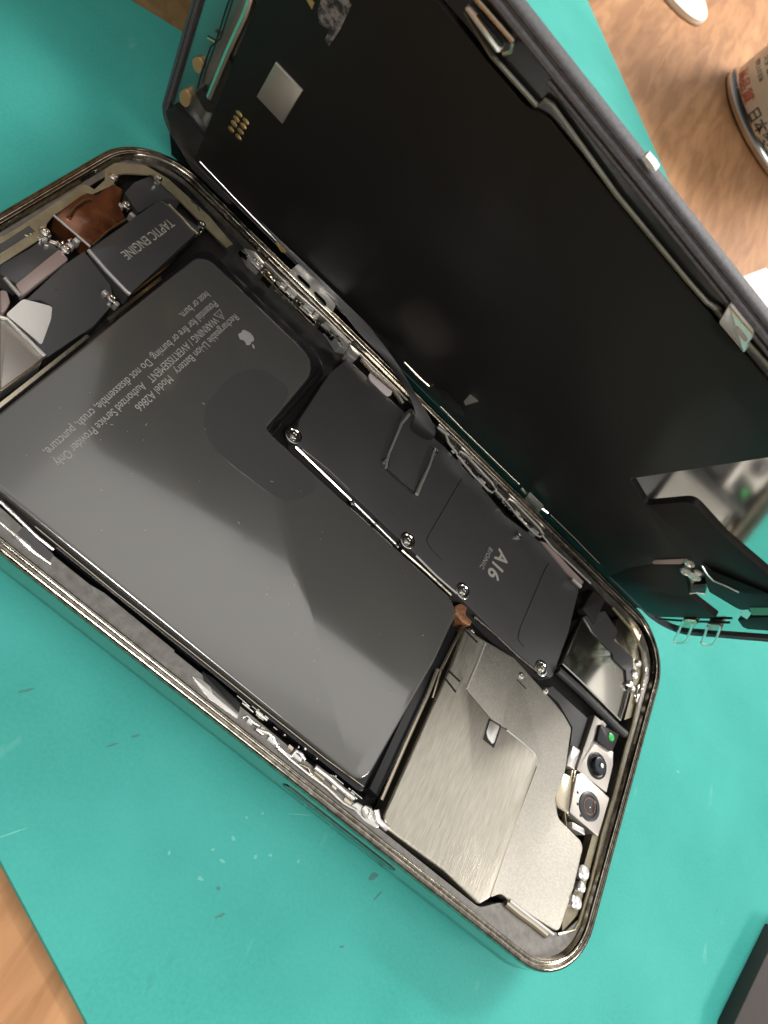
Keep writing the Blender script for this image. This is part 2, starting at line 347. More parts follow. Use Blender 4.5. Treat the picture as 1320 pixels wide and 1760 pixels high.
# can standing on the table
can = bpy.data.objects.new('tin_can', None); COL.objects.link(can)
CX, CY, CR = 153.4, 413.4, 41.2
can.location = (CX*S, CY*S, -1.6*S); tag(can, 'white tin can with red and black lettering standing on the wood at the right edge', 'can')
lathe('base_rim', 0, 0, [(CR-3, 0), (CR-1, 0), (CR, 1.0), (CR, 3.0), (CR-1.2, 4.2), (CR-1.6, 6.0)], canmetal, can, n=96)
lathe('can_body', 0, 0, [(CR-1.6, 6.0), (CR-1.4, 10), (CR-1.4, 120), (CR-6, 126), (0, 126)], can_m, can, n=96)
def wrap_text(name, body, ang0, ang1, z, h, m):
    c = bpy.data.curves.new(name, 'FONT'); c.body = body; c.size = 1; c.offset = .012
    t = bpy.data.objects.new(name, c); COL.objects.link(t); bpy.context.view_layer.update()
    me = bpy.data.meshes.new_from_object(t.evaluated_get(bpy.context.evaluated_depsgraph_get()))
    bpy.data.objects.remove(t); bpy.data.curves.remove(c)
    xs = [v.co.x for v in me.vertices]; x0, x1 = min(xs), max(xs); R = CR-1.4+.08
    for q in me.vertices:
        a = math.radians(ang0+(ang1-ang0)*(q.co.x-x0)/(x1-x0)); q.co = (R*math.cos(a)*S, R*math.sin(a)*S, (z+q.co.y*h)*S)
    me.materials.clear(); return link(name, me, m, can)
wrap_text('red_lettering', '\u9ad8\u54c1\u8cea', 190, 224, 6.8, 5.6, red_ink)
wrap_text('black_lettering', '\u65e5\u672c\u88fd', 231, 258, 6.2, 6.4, dark_ink)
wrap_text('small_lettering', '\u4f7f\u7528\u4e0a\u306e\u6ce8\u610f', 192, 216, 15.5, 2.6, dark_ink)
wrap_text('small_lettering', '\u706b\u6c17\u53b3\u7981', 196, 222, 19.5, 3.0, dark_ink)

# brown block behind the screen; tall height and unseen low part added for shade
bk = [(-28.39,112.96),(-15.49,119.81)]
bm = bmesh.new(); add_prism(bm, [bk[0], bk[1], (-8, 122), (-8, 176), (-150, 176), (-140, 100)], 0, 115, 1.0); add_prism(bm, [(-7.9, 122.5), (1, 122), (9, 118), (10, 88), (70, 88), (70, 104), (30, 150), (-7.9, 160)], 0, 40, 1.0)
wb = fin(bm, 'brown_shade_block', wood_m, None)
tag(wb, 'brown block behind the raised screen at the top left, extended unseen for shade', 'block')

# ------------------------------------------------------------------ the phone
RW = [[0.999636, 0.0, -0.02699], [0.0, 1.0, 0.0], [0.02699, 0.0, 0.999636]]
phone = bpy.data.objects.new('smartphone', None); COL.objects.link(phone)
M3 = Matrix(RW).to_4x4(); M3.translation = Matrix(RW) @ (Vector((0, 0, 7.7))*S)
phone.matrix_world = M3
tag(phone, 'opened smartphone, its screen folded up, battery and boards showing, on the teal mat', 'phone')
PL, PW, PR = 160.7, 82.3, 13.4
frame = loft_rr('frame', PL, PW, PR, [(1.6, -6.9), (.45, -6.85), (.15, -6.6), (0, -6.2), (0, -1.0)], side_steel, phone)
loft_rr('rim', PL, PW, PR, [(0, -1.0), (.10, -.45), (.28, -.24), (.66, -.10), (.84, -.10), (.96, -.45), (1.08, -.47), (1.14, -.36), (1.6, -.21), (1.8, -.3), (1.95, -.7), (2.1, -1.2), (2.3, -1.55)], chrome, frame)
loft_rr('back_glass', PL, PW, PR, [(40, -7.7), (1.9, -7.7), (.9, -7.5), (.55, -7.2), (.5, -6.8)], blackp, phone)  # back glass; black edge band shaped to put in the undercut shadow
prism('back_plate', rrect(PL, PW, PR, 1.2, 12), -7.5, -6.95, blackp, phone)
prism('cavity_floor', rrect(PL, PW, PR, 1.0, 12), -6.9, -6.0, floor_m, phone)
inner = [(6, 5.5), (34, 5.6), (44, 4.9), (74, 4.9), (89, 4.6), (104, 4.3), (111, 3.3), (136, 3.3), (140, 6.6), (150, 7.4), (155, 9), (158.2, 14), (158, 32), (157.5, 50), (157, 68), (154.5, 74), (150, 77.4),
         (134, 78.3), (104, 78.8), (80, 79.8), (56, 78.6), (30, 77.9), (22, 78.3), (12, 79), (6, 76.4), (3.4, 70), (3.4, 60), (3.7, 47), (3.8, 20), (4, 9)]
ring_prism('ledge', rrect(PL, PW, PR, 2.25, 12), rc(inner, 1.2), -6.0, -1.55, ledge_m, phone)
prism('camera_bump', [(120, 4), (158, 4), (158, 44), (120, 44)], -11.9, -7.72, blackp, phone, bev=.8, r=8)
# volume button slot on the near wall
bm = bmesh.new()
sx0 = 95.5; sx1 = 117.5
prof = []
N = 10
outl = []
for k in range(N+1):
    a = math.pi/2+math.pi*k/N; outl.append((sx0+1.4*math.cos(a), -3.4+1.1*math.sin(a)))
for k in range(N+1):
    a = -math.pi/2+math.pi*k/N; outl.append((sx1+1.4*math.cos(a), -3.4+1.1*math.sin(a)))
def vert_plate(bm, outl, y0, y1):
    A = [bm.verts.new((x*S, y0*S, z*S)) for x, z in outl]; B = [bm.verts.new((x*S, y1*S, z*S)) for x, z in outl]; n = len(A)
    for i in range(n): bm.faces.new((A[i], A[(i+1) % n], B[(i+1) % n], B[i]))
    bm.faces.new(A); bm.faces.new(B[::-1])
vert_plate(bm, outl, -.02, .3); slot = fin(bm, 'side_slot', blackp, phone)
bm = bmesh.new(); vert_plate(bm, [(sx0+.3+(x-sx0)*.985, -3.4+(z+3.4)*.62) for x, z in outl], -.12, .2); fin(bm, 'side_key', chrome, slot)
# antenna seams across near ledge
for x in (0,):
    pass

# battery
bp_ = [(23.9, 7.4), (106.2, 7.4), (107.6, 35), (107.2, 47.0), (104.6, 48.6), (55.4, 48.6), (55.1, 66.5), (52.2, 69.7), (26.0, 69.8), (24.1, 67.6)]
bm = bmesh.new(); add_prism(bm, rc(bp_, [1.5, 3.2, .5, 1.0, 1.2, .6, 2.2, 2.0, 1.5, 1.2]), -5.6, -1.8, .55, 3)
bm.normal_update(); bmesh.ops.triangulate(bm, faces=[f for f in bm.faces if len(f.verts) > 4], ngon_method='EAR_CLIP')
batt = fin(bm, 'battery', batt_m, phone, 'glossy dark grey L-shaped battery with printed warnings', 60)
prism('pouch_wrap', rc([(22.9, 6.6), (107.4, 6.5), (108.9, 35), (108.5, 47.8), (105.5, 49.5), (56.6, 49.6), (57.0, 70.6), (53.4, 73.2), (24.4, 72.9), (23.0, 70)], 1.5), -5.9, -3.2, battside_m, batt, bev=.6)
BZ = -1.8
L1 = [(36.35,63.69),(36.77,33.38)]; L2 = [(34.32,61.9),(34.51,16.4)]; L3 = [(32.14,62.51),(32.28,16.7)]; L4 = [(30.12,62.9),(29.88,54.38)]
def line(body, a, b, y=None, h=1.5):
    x = (a[0]+b[0])/2; text('printed_text', body, (x, a[1]), (x, b[1]), BZ, ink, batt, height=h)
line('Rechargeable Li-ion Battery   Model A2866', *L1)
line('WARNING / AVERTISSEMENT   Authorized Service Provider Only', (L2[0][0], L2[0][1]-2.2), L2[1])
line('Potential for fire or burning. Do not disassemble, crush, puncture,', *L3)
line('heat or burn.', *L4)
# warning triangle
tx = (L2[0][0]+L2[1][0])/2+.5; ty = L2[0][1]+.1
bm = bmesh.new(); add_tube(bm, [(tx-.7, ty, BZ), (tx+1.1, ty-1, BZ), (tx-.7, ty-2, BZ)], .09, 6, True); fin(bm, 'warning_triangle', ink, batt)
text('printed_text', '!', (tx-.45, ty-.9), (tx-.45, ty-1.1), BZ, ink, batt, height=1.0)
# fruit-shaped maker's mark: body with bite + leaf
def fruit(cx, cy, s, z, m, parent):
    # u: right (-y), v: up (+x)
    body = [(0, .62), (.18, .72), (.42, .74), (.66, .60), (.76, .46), (.58, .28), (.53, .05), (.60, -.18), (.80, -.34), (.68, -.62), (.48, -.86), (.30, -.92), (.12, -.84), (-.05, -.81), (-.22, -.86), (-.40, -.92), (-.60, -.78), (-.80, -.42), (-.88, 0), (-.80, .38), (-.58, .66), (-.30, .74), (-.12, .68)]
    leaf = [(.02, .86), (.06, 1.10), (.24, 1.32), (.42, 1.38), (.40, 1.16), (.24, .94)]
    bm = bmesh.new()
    for o in (body, leaf):
        o = rc([(cx+v*s, cy-u*s) for u, v in o], .35*s); add_prism(bm, o, z-.02, z+.03)
    bm.normal_update(); bmesh.ops.triangulate(bm, faces=[f for f in bm.faces if len(f.verts) > 4], ngon_method='EAR_CLIP')
    return fin(bm, 'fruit_logo', m, parent)
lg = [(41.39,61.41)][0]; fruit(lg[0], lg[1], 1.75, BZ, logo_m, batt)
prism('raised_patch', rc([(44.85,42.88),(44.16,48.56),(44.48,53.89),(47.23,58.55),(53.9,59.7),(55.08,54.94),(54.79,49.09),(56.31,48.14),(60.29,47.82),(67.83,47.96),(69.73,46.22),(68.73,42.24),(66.29,39.13),(62.28,38.25),(55.22,37.62),(50.68,37.6),(47.21,39.57)], 2.0), -1.82, -1.785, mat('patch_film', (0.070, 0.069, 0.068), 0, 0.19, rvar=.035, nscale=70, coat=1.0, coat_rough=.10, ior=2.0), batt)
# strip on battery bottom end
prism('edge_tape', [(22.9, 10), (23.5, 10), (23.5, 38), (22.9, 38)], -2.6, -1.9, warm, batt)
prism('edge_tape', [(22.9, 43), (23.5, 43), (23.5, 58), (22.9, 58)], -2.6, -1.9, warm, batt)

# logic board cover
lp = [(60.8, 50.8), (58.9, 55.7), (57.6, 69.6), (58.4, 76.4), (73.7, 76.6), (87.2, 77.6), (97.8, 76.8), (106.8, 75.4), (118.2, 77.2), (131.9, 75.2), (133.4, 63.2), (133.6, 50.6), (126.6, 49.0), (109.7, 49.9), (93.6, 50.6), (81.3, 50.8)]
board = prism('logic_board_cover', rc(lp, [1.2, .3, .3, .3, .2, .2, .2, .2, .2, 1.2, .2, 1.2, .2, .2, .2, .2]), -5.0, -1.8, plate_m, phone, bev=.25, label='matte black cover plate over the main board')
a = [(111.84,67.26),(112.58,59.59),(108.9,65.43),(108.7,59.52)]
text('printed_text', 'A16', (a[0][0]-2.6, a[0][1]), (a[0][0]-2.6, a[1][1]), -1.8, ink2, board, bold=.02)
text('printed_text', 'BIONIC', (a[2][0]-1.9, a[2][1]), (a[2][0]-1.9, a[3][1]), -1.8, ink2, board, space=1.25)
# shield seams (dark hair lines)
for pts in ([(93.83,74.45,-1.77),(93.71,72.0,-1.77),(93.66,56.17,-1.77),(93.9,54.87,-1.77),(95.81,54.14,-1.77),(98.9,53.99,-1.77)], [(121.93,73.96,-1.77),(121.62,71.67,-1.77),(121.73,54.46,-1.77),(122.22,52.33,-1.77),(124.26,51.8,-1.77)]):
    tube('seam', pts, .07, blackp, board, 6)
# pink foam pad
prism('foam_pad', [(63.89,76.88),(64.23,79.07),(69.68,79.47),(70.4,77.11),(69.78,76.15),(64.86,76.13)], -1.85, -1.55, pinkpad, board, r=.5, bev=.1)
# notch beside the battery step: dark channel with bright wire edges
tube('flex_edge', [(55.79,69.3,-1.9),(56.09,61.1,-1.9),(56.09,53.81,-1.9),(55.63,50.89,-1.9),(55.95,48.37,-1.9),(56.94,48.6,-1.9),(57.12,50.42,-1.9),(56.83,51.9,-1.9)], .12, warm, board, 6)
# metal rail between battery and board
rl = [(61.73,50.39,-2.2),(69.13,50.98,-2.2),(76.83,49.97,-2.2),(82.38,49.56,-2.2),(88.79,49.42,-2.2),(91.8,49.77,-2.2)]
tube('side_rail', [rl[0], rl[2]], .42, chrome, phone, 10)
tube('side_rail', [(62.99,50.88,-1.9),(69.39,51.43,-1.9),(74.88,51.24,-1.9)], .14, bright, phone, 6)
tube('side_rail', [rl[2], rl[4]], .5, screw_m, phone, 12)
for q_ in [(76.94,49.68,-2.1),(82.97,49.76,-2.1),(89.03,49.43,-2.1)]: lathe('rail_collar', q_[0], q_[1], [(.62, -2.9), (.62, -1.9), (.4, -1.75), (0, -1.75)], chrome, phone, n=14)
tube('side_rail', [(90.48,49.4,-2.3),(96.87,49.57,-2.3),(104.36,49.48,-2.3)], .5, chrome, phone, 10)
tube('side_rail', [(93.54,50.39,-1.8),(99.45,50.08,-1.8),(105.15,50.31,-1.8)], .22, bright, phone, 8)
tube('side_rail', [(110.93,48.96,-1.8),(116.81,49.18,-1.8),(123.86,49.02,-1.8),(130.74,49.53,-1.8)], .3, chrome, phone, 8)
prism('copper_flex', [(105.99,47.51),(106.84,49.02),(108.46,49.46),(108.85,47.77),(110.93,47.65),(110.91,46.41),(109.07,45.8),(107.02,46.22)], -5, -1.6, copper, phone, r=.4, bev=.15)

# screws
def make_screw(fl):
    bm = bmesh.new()
    add_lathe(bm, 0, 0, [(.78, -.6), (.80, .05), (.72, .26), (.45, .36), (.36, .36), (.30, .12), (0, .10)], 20)
    o = fin(bm, 'screw', screw_m, phone)
    if fl:
        bm = bmesh.new(); add_lathe(bm, 0, 0, [(1.75, -.5), (1.75, -.02), (1.62, .06), (1.25, .06), (1.12, -.04), (.8, -.04)], 28); fin(bm, 'washer', screw_m, o)
    return o
protos = {}
def screw(px, z=-1.75, fl=False, sc=1.0):
    if fl not in protos: o = protos[fl] = make_screw(fl)
    else:
        o = protos[fl].copy(); COL.objects.link(o); o.parent = phone
        for ch in protos[fl].children:
            if ch.name.startswith('washer'): c = ch.copy(); COL.objects.link(c); c.parent = o
    o.location = (px[0]*S, px[1]*S, z*S); o.scale = (sc,)*3
    return o
for p in [(60.04,51.81),(90.39,51.77),(106.09,51.82),(130.17,50.85)]: screw(p, -1.7, True)
for p in [(77.54,62.53),(85.17,74.29),(112.06,73.69)]: screw(p, -1.7, False, 1.0)
for p in [(111.66,45.43),(111.58,33.85),(126.04,45.66),(132.82,46.98),(124.63,31.24)]: screw(p, -1.45, False, .95)
screw([(108.5,4.12)][0], -1.5, False, 1.4)
for p in [(4.33,67.42),(8.81,75.02),(9.68,64.49),(20.24,74.31),(6.03,47.42),(10.07,47.68),(20.98,46.58)]: screw(p, -1.5, False, 1.15)

# connector cover & flex on the board
prism('connector_cover', [(74.78,74.86),(75.34,78.65),(79.58,80.22),(82.23,79.67),(84.31,67.37),(86.3,62.18),(82.67,61.54),(78.54,62.36),(76.87,66.23)], -1.8, -1.45, plate_m, phone, r=.8, bev=.15)
tube('clip_spring', [(86.78,61.65,-1.3),(86.42,64.02,-1.3),(85.78,69.96,-1.3),(84.79,74.81,-1.3)], [.45, .42, .3, .2], bright, phone, 8)
tube('clip_spring', [(78.33,61.09,-1.3),(77.12,64.46,-1.3),(76.18,70.22,-1.3),(75.68,73.08,-1.3),(75.86,76.59,-1.3)], [.25, .3, .3, .3, .4], bright, phone, 8)
tube('clip_spring', [(78.51,61.13,-1.35),(82.76,61.18,-1.35),(86.93,61.46,-1.35)], .14, warm, phone, 6)
# ribbon cable climbing from the board to the screen
def strip(name, A, B, m, parent, th=.08):
    bm = bmesh.new(); n = len(A)
    va = [bm.verts.new(Vector(p)*S) for p in A]; vb = [bm.verts.new(Vector(p)*S) for p in B]
    for i in range(n-1): bm.faces.new((va[i], va[i+1], vb[i+1], vb[i]))
    o = fin(bm, name, m, parent, None, 80); md = o.modifiers.new('thick', 'SOLIDIFY'); md.thickness = th*S; md.offset = 0
    ms = o.modifiers.new('sub', 'SUBSURF'); ms.levels = 2; ms.render_levels = 2; ms.boundary_smooth = 'PRESERVE_CORNERS'
    return o
strip('display_flex', [(26.55,81.65,6.0),(41.08,80.65,6.0),(52.2,81.27,5.5),(57.92,80.56,5.0),(64.73,80.49,4.0),(71.37,79.2,2.6),(77.88,78.49,1.3),(82.54,77.8,0.2),(83.6,77.56,-1.3),(83.82,74.8,-1.4)],
      [(24.75,79.47,5.0),(36.6,79.45,4.5),(50.15,79.27,4.0),(56.05,77.94,3.5),(62.1,78.88,3.0),(67.63,79.38,2.0),(72.94,78.12,1.0),(76.88,77.04,-0.3),(76.94,75.34,-1.3),(77.48,72.77,-1.4)], ribbon_m, phone)

# silver camera shields
SH = [(109.7,45.08),(115.37,46.09),(115.79,34.62),(123.76,33.31),(127.28,33.82),(136.13,33.88),(137.09,32.56),(137.26,5.7),(135.55,3.61),(126.56,4.33),(113.19,3.8),(111.48,5.05),(111.48,7.52),(110.83,27.44),(110.78,31.64),(110.58,37.44)]
shl = prism('camera_shield', rc(SH, [.3, .3, 1, .3, .3, 1.5, .8, .5, .5, .2, 2.2, 1.5, .8, .3, .3, .3]), -5.2, -1.1, brushed, phone, bev=.45, segs=3, label='brushed steel shield plate over the rear cameras')
SR = [(115.43,46.16),(123.01,47.84),(135.77,46.31),(139.11,45.69),(142.05,44.36),(144.05,35.28),(143.79,29.27),(146.06,26.47),(152.76,25.96),(153.79,25.13),(154.35,17.48),(154.01,8.65),(141.58,7.4),(139.2,7.64),(137.33,5.74),(132.53,7.61),(127.51,27.72),(117.71,31.2),(115.28,34.25)]
prism('side_shield', rc(SR, [.3, .3, .8, 1.0, .6, .8, .5, .8, 1.2, .8, .3, 1.5, .5, .8, .8, .2, .2, .2, .2]), -5.2, -1.3, grain, phone, bev=.3, segs=3, label='grainy silver shield plate next to the front cameras')
tube('embossed_line', [(115.3,45.65,-1.18),(115.63,39.9,-1.18),(115.73,34.51,-1.18)], .24, bright, shl, 8)
tube('embossed_line', [(127.46,33.64,-1.25),(132.33,33.88,-1.25),(135.37,33.86,-1.25),(136.58,33.1,-1.25),(136.78,31.93,-1.25)], .26, bright, shl, 8)
tube('embossed_line', [(137.09,31.88,-1.2),(136.86,17.75,-1.2),(137.09,6.04,-1.2)], .09, warm, shl, 6)
# dark cuts around shield tabs
for q in ([(110.0,44.46,-1.1),(113.6,44.25,-1.1)], [(110.18,34.93,-1.1),(113.75,34.78,-1.1)], [(110.54,33.14,-1.1),(113.91,32.44,-1.1)], [(125.49,44.24,-1.45),(128.21,43.98,-1.45)]):
    tube('slit', q, .22, blackp, shl, 6)
prism('tab_slot', [(122.75,32.91),(126.03,33.53),(126.37,28.66),(123.41,28.53)], -1.2, -1.07, blackp, shl, r=.2)
prism('spring_tab', [(123.25,32.73),(125.66,33.13),(125.82,30.86),(125.95,29.65),(125.62,29.04),(124.15,29.42),(123.42,30.21)], -1.2, -.98, bright, shl, r=.3, bev=.08)
# side clips of the shield along the near wall
tube('edge_clip', [(140.64,6.78,-1.4),(143.98,6.75,-1.4),(147.71,6.93,-1.4),(151.29,6.89,-1.4)], .65, warm, phone, 10)
tube('edge_clip', [(141.07,7.45,-1.1),(145.61,7.47,-1.1),(152.49,7.67,-1.1)], .4, bright, phone, 10)
tube('edge_clip', [(109.79,5.25,-1.2),(111.02,4.12,-1.2),(113.19,4.0,-1.3)], .55, bright, phone, 10)
tube('edge_clip', [(108.68,33.88,-1.6),(109.24,28.24,-1.6),(109.54,18.73,-1.6),(110.07,7.27,-1.6)], .35, warm, phone, 8)
tube('edge_clip', [(109.58,45.03,-1.7),(109.43,40.17,-1.7),(109.49,33.86,-1.8),(110.47,28.53,-1.8)], .3, warm, phone, 8)
prism('battery_flange', [(109.18,43.85),(109.93,29.56),(109.75,7.66),(107.57,7.88),(107.01,24.13),(106.92,42.0),(107.65,44.55)], -5, -2.4, battside_m, phone, bev=.2)

# front sensors in their bracket
cb = prism('sensor_bracket', [(146.78,51.13),(150.52,51.29),(149.21,51.24),(148.9,47.78),(149.78,46.09),(153.55,46.99),(154.38,47.28),(155.29,44.48),(155.64,38.4),(146.7,37.72)], -5, -1.5, cammet, phone, bev=.15, label='silver bracket holding the front sensors')
prism('projector_housing', [(148.26,49.85),(153.98,51.27),(153.51,46.59),(148.71,45.96)], -4, -.8, blackp, cb, r=.5, bev=.2)
g = [(152.06,49.18)][0]; lathe('green_window', g[0], g[1], [(.85, -.8), (.85, -.72), (.7, -.68), (0, -.66)], green_m, cb)
l1 = [(151.2,41.7)][0]
lathe('lens_ring', l1[0], l1[1], [(2.75, -1.6), (2.75, -1.35), (2.5, -1.3), (2.35, -1.42), (2.2, -1.46), (0, -1.46)], blackp, cb)
l1b = [(151.43,41.81)][0]
lathe('lens_barrel', l1b[0], l1b[1], [(2.2, -2.6), (1.85, -1.2), (1.7, -.6), (1.5, -.55), (.5, -.62), (.42, -.75), (0, -.78)], lensblue, cb)
l1c = [(151.66,41.92)][0]; lathe('lens_pupil', l1c[0], l1c[1], [(.5, -.6), (.45, -.45), (0, -.4)], bright, cb)
c2 = prism('selfie_camera', [(146.8,36.69),(148.06,37.94),(156.66,37.7),(156.5,29.11),(148.0,29.06)], -5, -1.3, cammet, phone, r=.4, bev=.15, label='square front camera module with a dark round lens')
l2 = [(152.2,33.0)][0]
lathe('lens_ring', l2[0], l2[1], [(2.9, -1.35), (2.9, -1.18), (2.75, -1.1), (2.1, -1.08), (2.0, -1.2), (1.9, -1.27)], ring_m, c2, n=32)
lathe('lens_glass', l2[0], l2[1], [(1.95, -1.27), (1.3, -1.2), (.6, -1.14), (0, -1.12)], lens_m, c2, n=32)
tube('lens_rim', [(l2[0]+1.55*math.cos(a), l2[1]+1.55*math.sin(a), -1.21) for a in [2*math.pi*k/28 for k in range(28)]], .06, copper, c2, 6, True)
lathe('lens_glint', l2[0]+.15, l2[1]-.1, [(.16, -1.13), (.1, -1.08), (0, -1.07)], bright, c2, n=10)
for p in [(149.28,31.65),(150.82,30.09),(148.42,33.67)]: lathe('pin_hole', p[0], p[1], [(.3, -1.32), (.3, -1.26), (0, -1.25)], blackp, c2, n=10)
prism('connector_block', [(142.92,30.35),(143.08,35.01),(146.24,35.79),(148.12,28.64),(144.94,28.12)], -5, -1.4, warm, phone, r=.6, bev=.3)
prism('connector_block', [(143.54,38.66),(143.63,41.33),(145.85,41.62),(145.77,37.2),(143.86,36.71)], -4, -1.2, bright, phone, r=.2, bev=.15)
prism('connector_block', [(149.13,27.77),(152.49,28.38),(153.26,27.37),(149.77,26.69)], -4, -1.2, bright, phone, r=.2, bev=.15)
prism('black_gasket', [(135.02,49.94),(146.16,49.94),(146.35,40.73),(144.68,39.58),(143.17,45.59),(137.79,47.83),(133.25,47.86)], -5.5, -2.6, plate_m, phone)
# earpiece speaker
sp = prism('speaker', [(134.55,55.36),(135.41,69.41),(138.86,70.21),(146.63,70.01),(146.66,67.32),(151.21,66.55),(153.49,62.1),(153.69,54.76)], -5, -1.7, sheen, phone, r=.3, bev=.25, label='shiny silver earpiece speaker plate')
prism('black_tape', [(135.34,69.32),(140.34,75.3),(145.59,73.47),(145.42,70.72),(151.97,70.82),(153.73,67.15),(153.32,62.76),(151.12,66.46),(146.87,66.46),(146.06,67.5),(138.93,67.83)], -2, -1.45, plate_m, sp)
tube('speaker_edge', [(134.48,55.27,-1.4),(140.69,55.23,-1.4),(148.47,54.9,-1.4),(153.6,54.68,-1.4),(153.64,58.71,-1.4),(153.46,62.38,-1.4)], .18, bright, sp, 8)
tube('earpiece_bar', [(133.88,53.12,-1.5),(141.65,53.21,-1.5),(153.32,52.68,-1.5),(156.0,52.79,-1.5)], .9, plate_m, phone, 10)
prism('flex_clip', [(134.09,70.81),(135.1,77.06),(139.11,77.8),(138.79,69.55)], -3, -1.1, ribbon_m, phone, bev=.3, r=.5)
prism('tan_bracket', [(144.31,76.46),(147.89,79.82),(152.43,79.06),(152.42,73.22),(154.78,69.61),(154.21,65.52),(151.24,70.22),(145.23,70.89)], -3, -1.5, warm, phone, r=.8, bev=.2)
for p, s in zip([(153.88,70.58),(153.78,67.48),(153.35,64.2),(154.36,63.66)], (1, 1.2, 1, .8)):
    lathe('solder_blob', p[0], p[1], [(.9*s, -2.5), (.9*s, -1.2), (.6*s, -.9), (0, -.8)], bright, phone, n=10)
for p, s in zip([(155.56,21.07),(155.99,18.44),(155.96,15.38),(154.77,15.49)], (1.5, 1.1, 1.3, .8)):
    lathe('solder_blob', p[0], p[1], [(.95*s, -2.5), (.95*s, -1.2), (.7*s, -.95), (.3*s, -1.1), (0, -.9)], bright, phone, n=14)
# amber glue bead round the top end and bottom end
glue = [(157.9, 12), (158.1, 20), (157.6, 30), (157.7, 40), (157.2, 50), (157.4, 56), (156.8, 64), (156.4, 70), (153.8, 74.4), (149.5, 77.2), (142, 77.9)]
tube('glue_bead', at_z(glue, -1.55), .33, amber, phone, 8)
tube('glue_bead', at_z([(154, 8.4), (157.4, 11), (157.9, 13)], -1.6), .3, amber, phone, 8)
prism('glue_fillet', [(155.2, 9.5), (157.6, 14), (157.3, 34), (155.6, 34), (155.8, 20), (154.2, 12)], -4, -2.0, amber, phone)
prism('glue_fillet', [(155.2, 56), (157, 58), (156.4, 70), (152, 76), (148, 77), (150, 74.5), (154, 69), (155, 62)], -4, -2.0, amber, phone)

# near side clutter between ledge and battery
tube('flex_trim', [(33.65,6.19,-1.5),(36.96,5.92,-1.5),(40.6,5.56,-1.5),(43.74,5.57,-1.5)], .28, bright, phone, 8)
prism('antenna_recess', [(38.41,5.46),(39.56,5.33),(44.21,5.03),(44.55,3.9),(41.02,3.65),(38.44,4.25)], -1.9, -1.5, plate_m, phone)
tube('flex_trim', [(35.8,3.77,-1.45),(38.91,3.7,-1.45),(40.46,3.57,-1.45),(42.18,3.49,-1.45),(44.96,3.64,-1.45)], [.25, .3, .55, .3, .12], bright, phone, 8)
tube('battery_seam', [(39.43,6.96,-2.6),(54.79,6.79,-2.6),(69.61,6.98,-2.6),(84.16,7.03,-2.6),(98.16,7.15,-2.6),(106.56,7.56,-2.6)], .1, warm, phone, 6)
prism('switch_plate', [(51.03,4.91),(53.46,5.26),(67.04,5.13),(67.42,4.05),(52.31,4.02)], -1.6, -1.5, ledge_m, phone)
prism('switch_bracket', [(71.56,3.64),(72.88,4.2),(74.9,4.17),(75.84,3.54),(81.11,3.47),(81.37,2.79),(75.91,2.5),(74.53,2.78)], -2.2, -1.3, bright, phone, r=.2, bev=.1)
prism('switch_body', [(72.28,5.31),(74.55,5.59),(80.46,5.2),(81.17,3.73),(75.67,4.08),(73.72,4.17)], -3, -1.4, blackp, phone, r=.3, bev=.2)
tube('switch_spring', [(81.92,3.51,-1.3),(82.4,4.19,-1.3),(83.9,3.95,-1.3),(85.02,4.1,-1.3),(84.92,3.38,-1.3),(86.23,3.43,-1.3)], .22, bright, phone, 8)
tube('switch_spring', [(84.74,3.46,-1.3),(86.94,4.15,-1.3),(88.01,4.04,-1.3),(89.22,3.36,-1.3),(90.73,3.33,-1.3),(92.14,3.44,-1.3),(92.32,4.65,-1.3),(93.48,4.8,-1.3),(94.5,4.41,-1.3)], .3, bright, phone, 8)
tube('key_flex', [(89.59,3.19,-1.3),(92.44,3.01,-1.3),(96.21,2.99,-1.3),(99.94,3.13,-1.3),(104.0,2.82,-1.3),(106.61,3.23,-1.3)], .26, bright, phone, 8)
tube('key_flex', [(96.54,4.49,-1.2),(99.56,4.58,-1.2),(102.9,4.43,-1.2),(105.24,4.46,-1.2)], .5, bright, phone, 8)
tube('key_flex', [(93.92,3.36,-1.25),(95.7,3.71,-1.25),(96.54,3.21,-1.25),(99.82,3.26,-1.25),(102.4,3.25,-1.25)], .18, warm, phone, 8)
prism('corner_tab', [(105.56,3.29),(106.16,4.42),(109.29,4.93),(110.53,4.66),(112.05,3.71),(111.56,2.99),(109.09,2.7)], -4, -1.45, bright, phone, r=.4, bev=.15)
for k, p in enumerate([(83.32,3.75),(86.16,4.04),(88.37,3.53),(91.39,4.55),(93.27,4.0),(98.07,4.02),(101.29,4.02),(104.64,3.44)]):
    a_ = .5+.3*(k % 3); prism('tiny_component', [(p[0]-a_, p[1]-.35), (p[0]+a_, p[1]-.35), (p[0]+a_, p[1]+.35), (p[0]-a_, p[1]+.35)], -3, -1.25-.1*(k % 2), warm if k % 2 else bright, phone, bev=.08)

# far side clutter
q = [(29.11,78.17),(33.66,78.56),(33.64,76.81),(29.19,76.79)]
for a_, b_ in (((424,0)), (0, 0)) if False else (): pass
def far_block(pts, z, m): return prism('contact_pad', pts, -3.5, z, m, phone, r=.15, bev=.1)
far_block([(28.67,77.85),(30.48,79.22),(33.42,78.81),(33.73,76.83),(31.08,76.65)], -1.3, bright)
far_block([(34.48,77.97),(36.39,77.94),(37.35,77.92),(37.38,76.52),(34.92,76.69)], -1.3, warm)
far_block([(38.3,78.37),(39.66,78.7),(39.76,77.64),(38.4,77.31)], -1.3, bright)
far_block([(40.07,78.58),(42.25,78.9),(42.42,77.71),(40.24,77.4)], -1.3, bright)
far_block([(44.53,78.86),(46.84,79.06),(47.06,77.74),(44.69,77.66)], -1.3, bright)
far_block([(47.25,78.93),(48.32,79.03),(48.38,77.95),(47.31,77.85)], -1.3, bright)
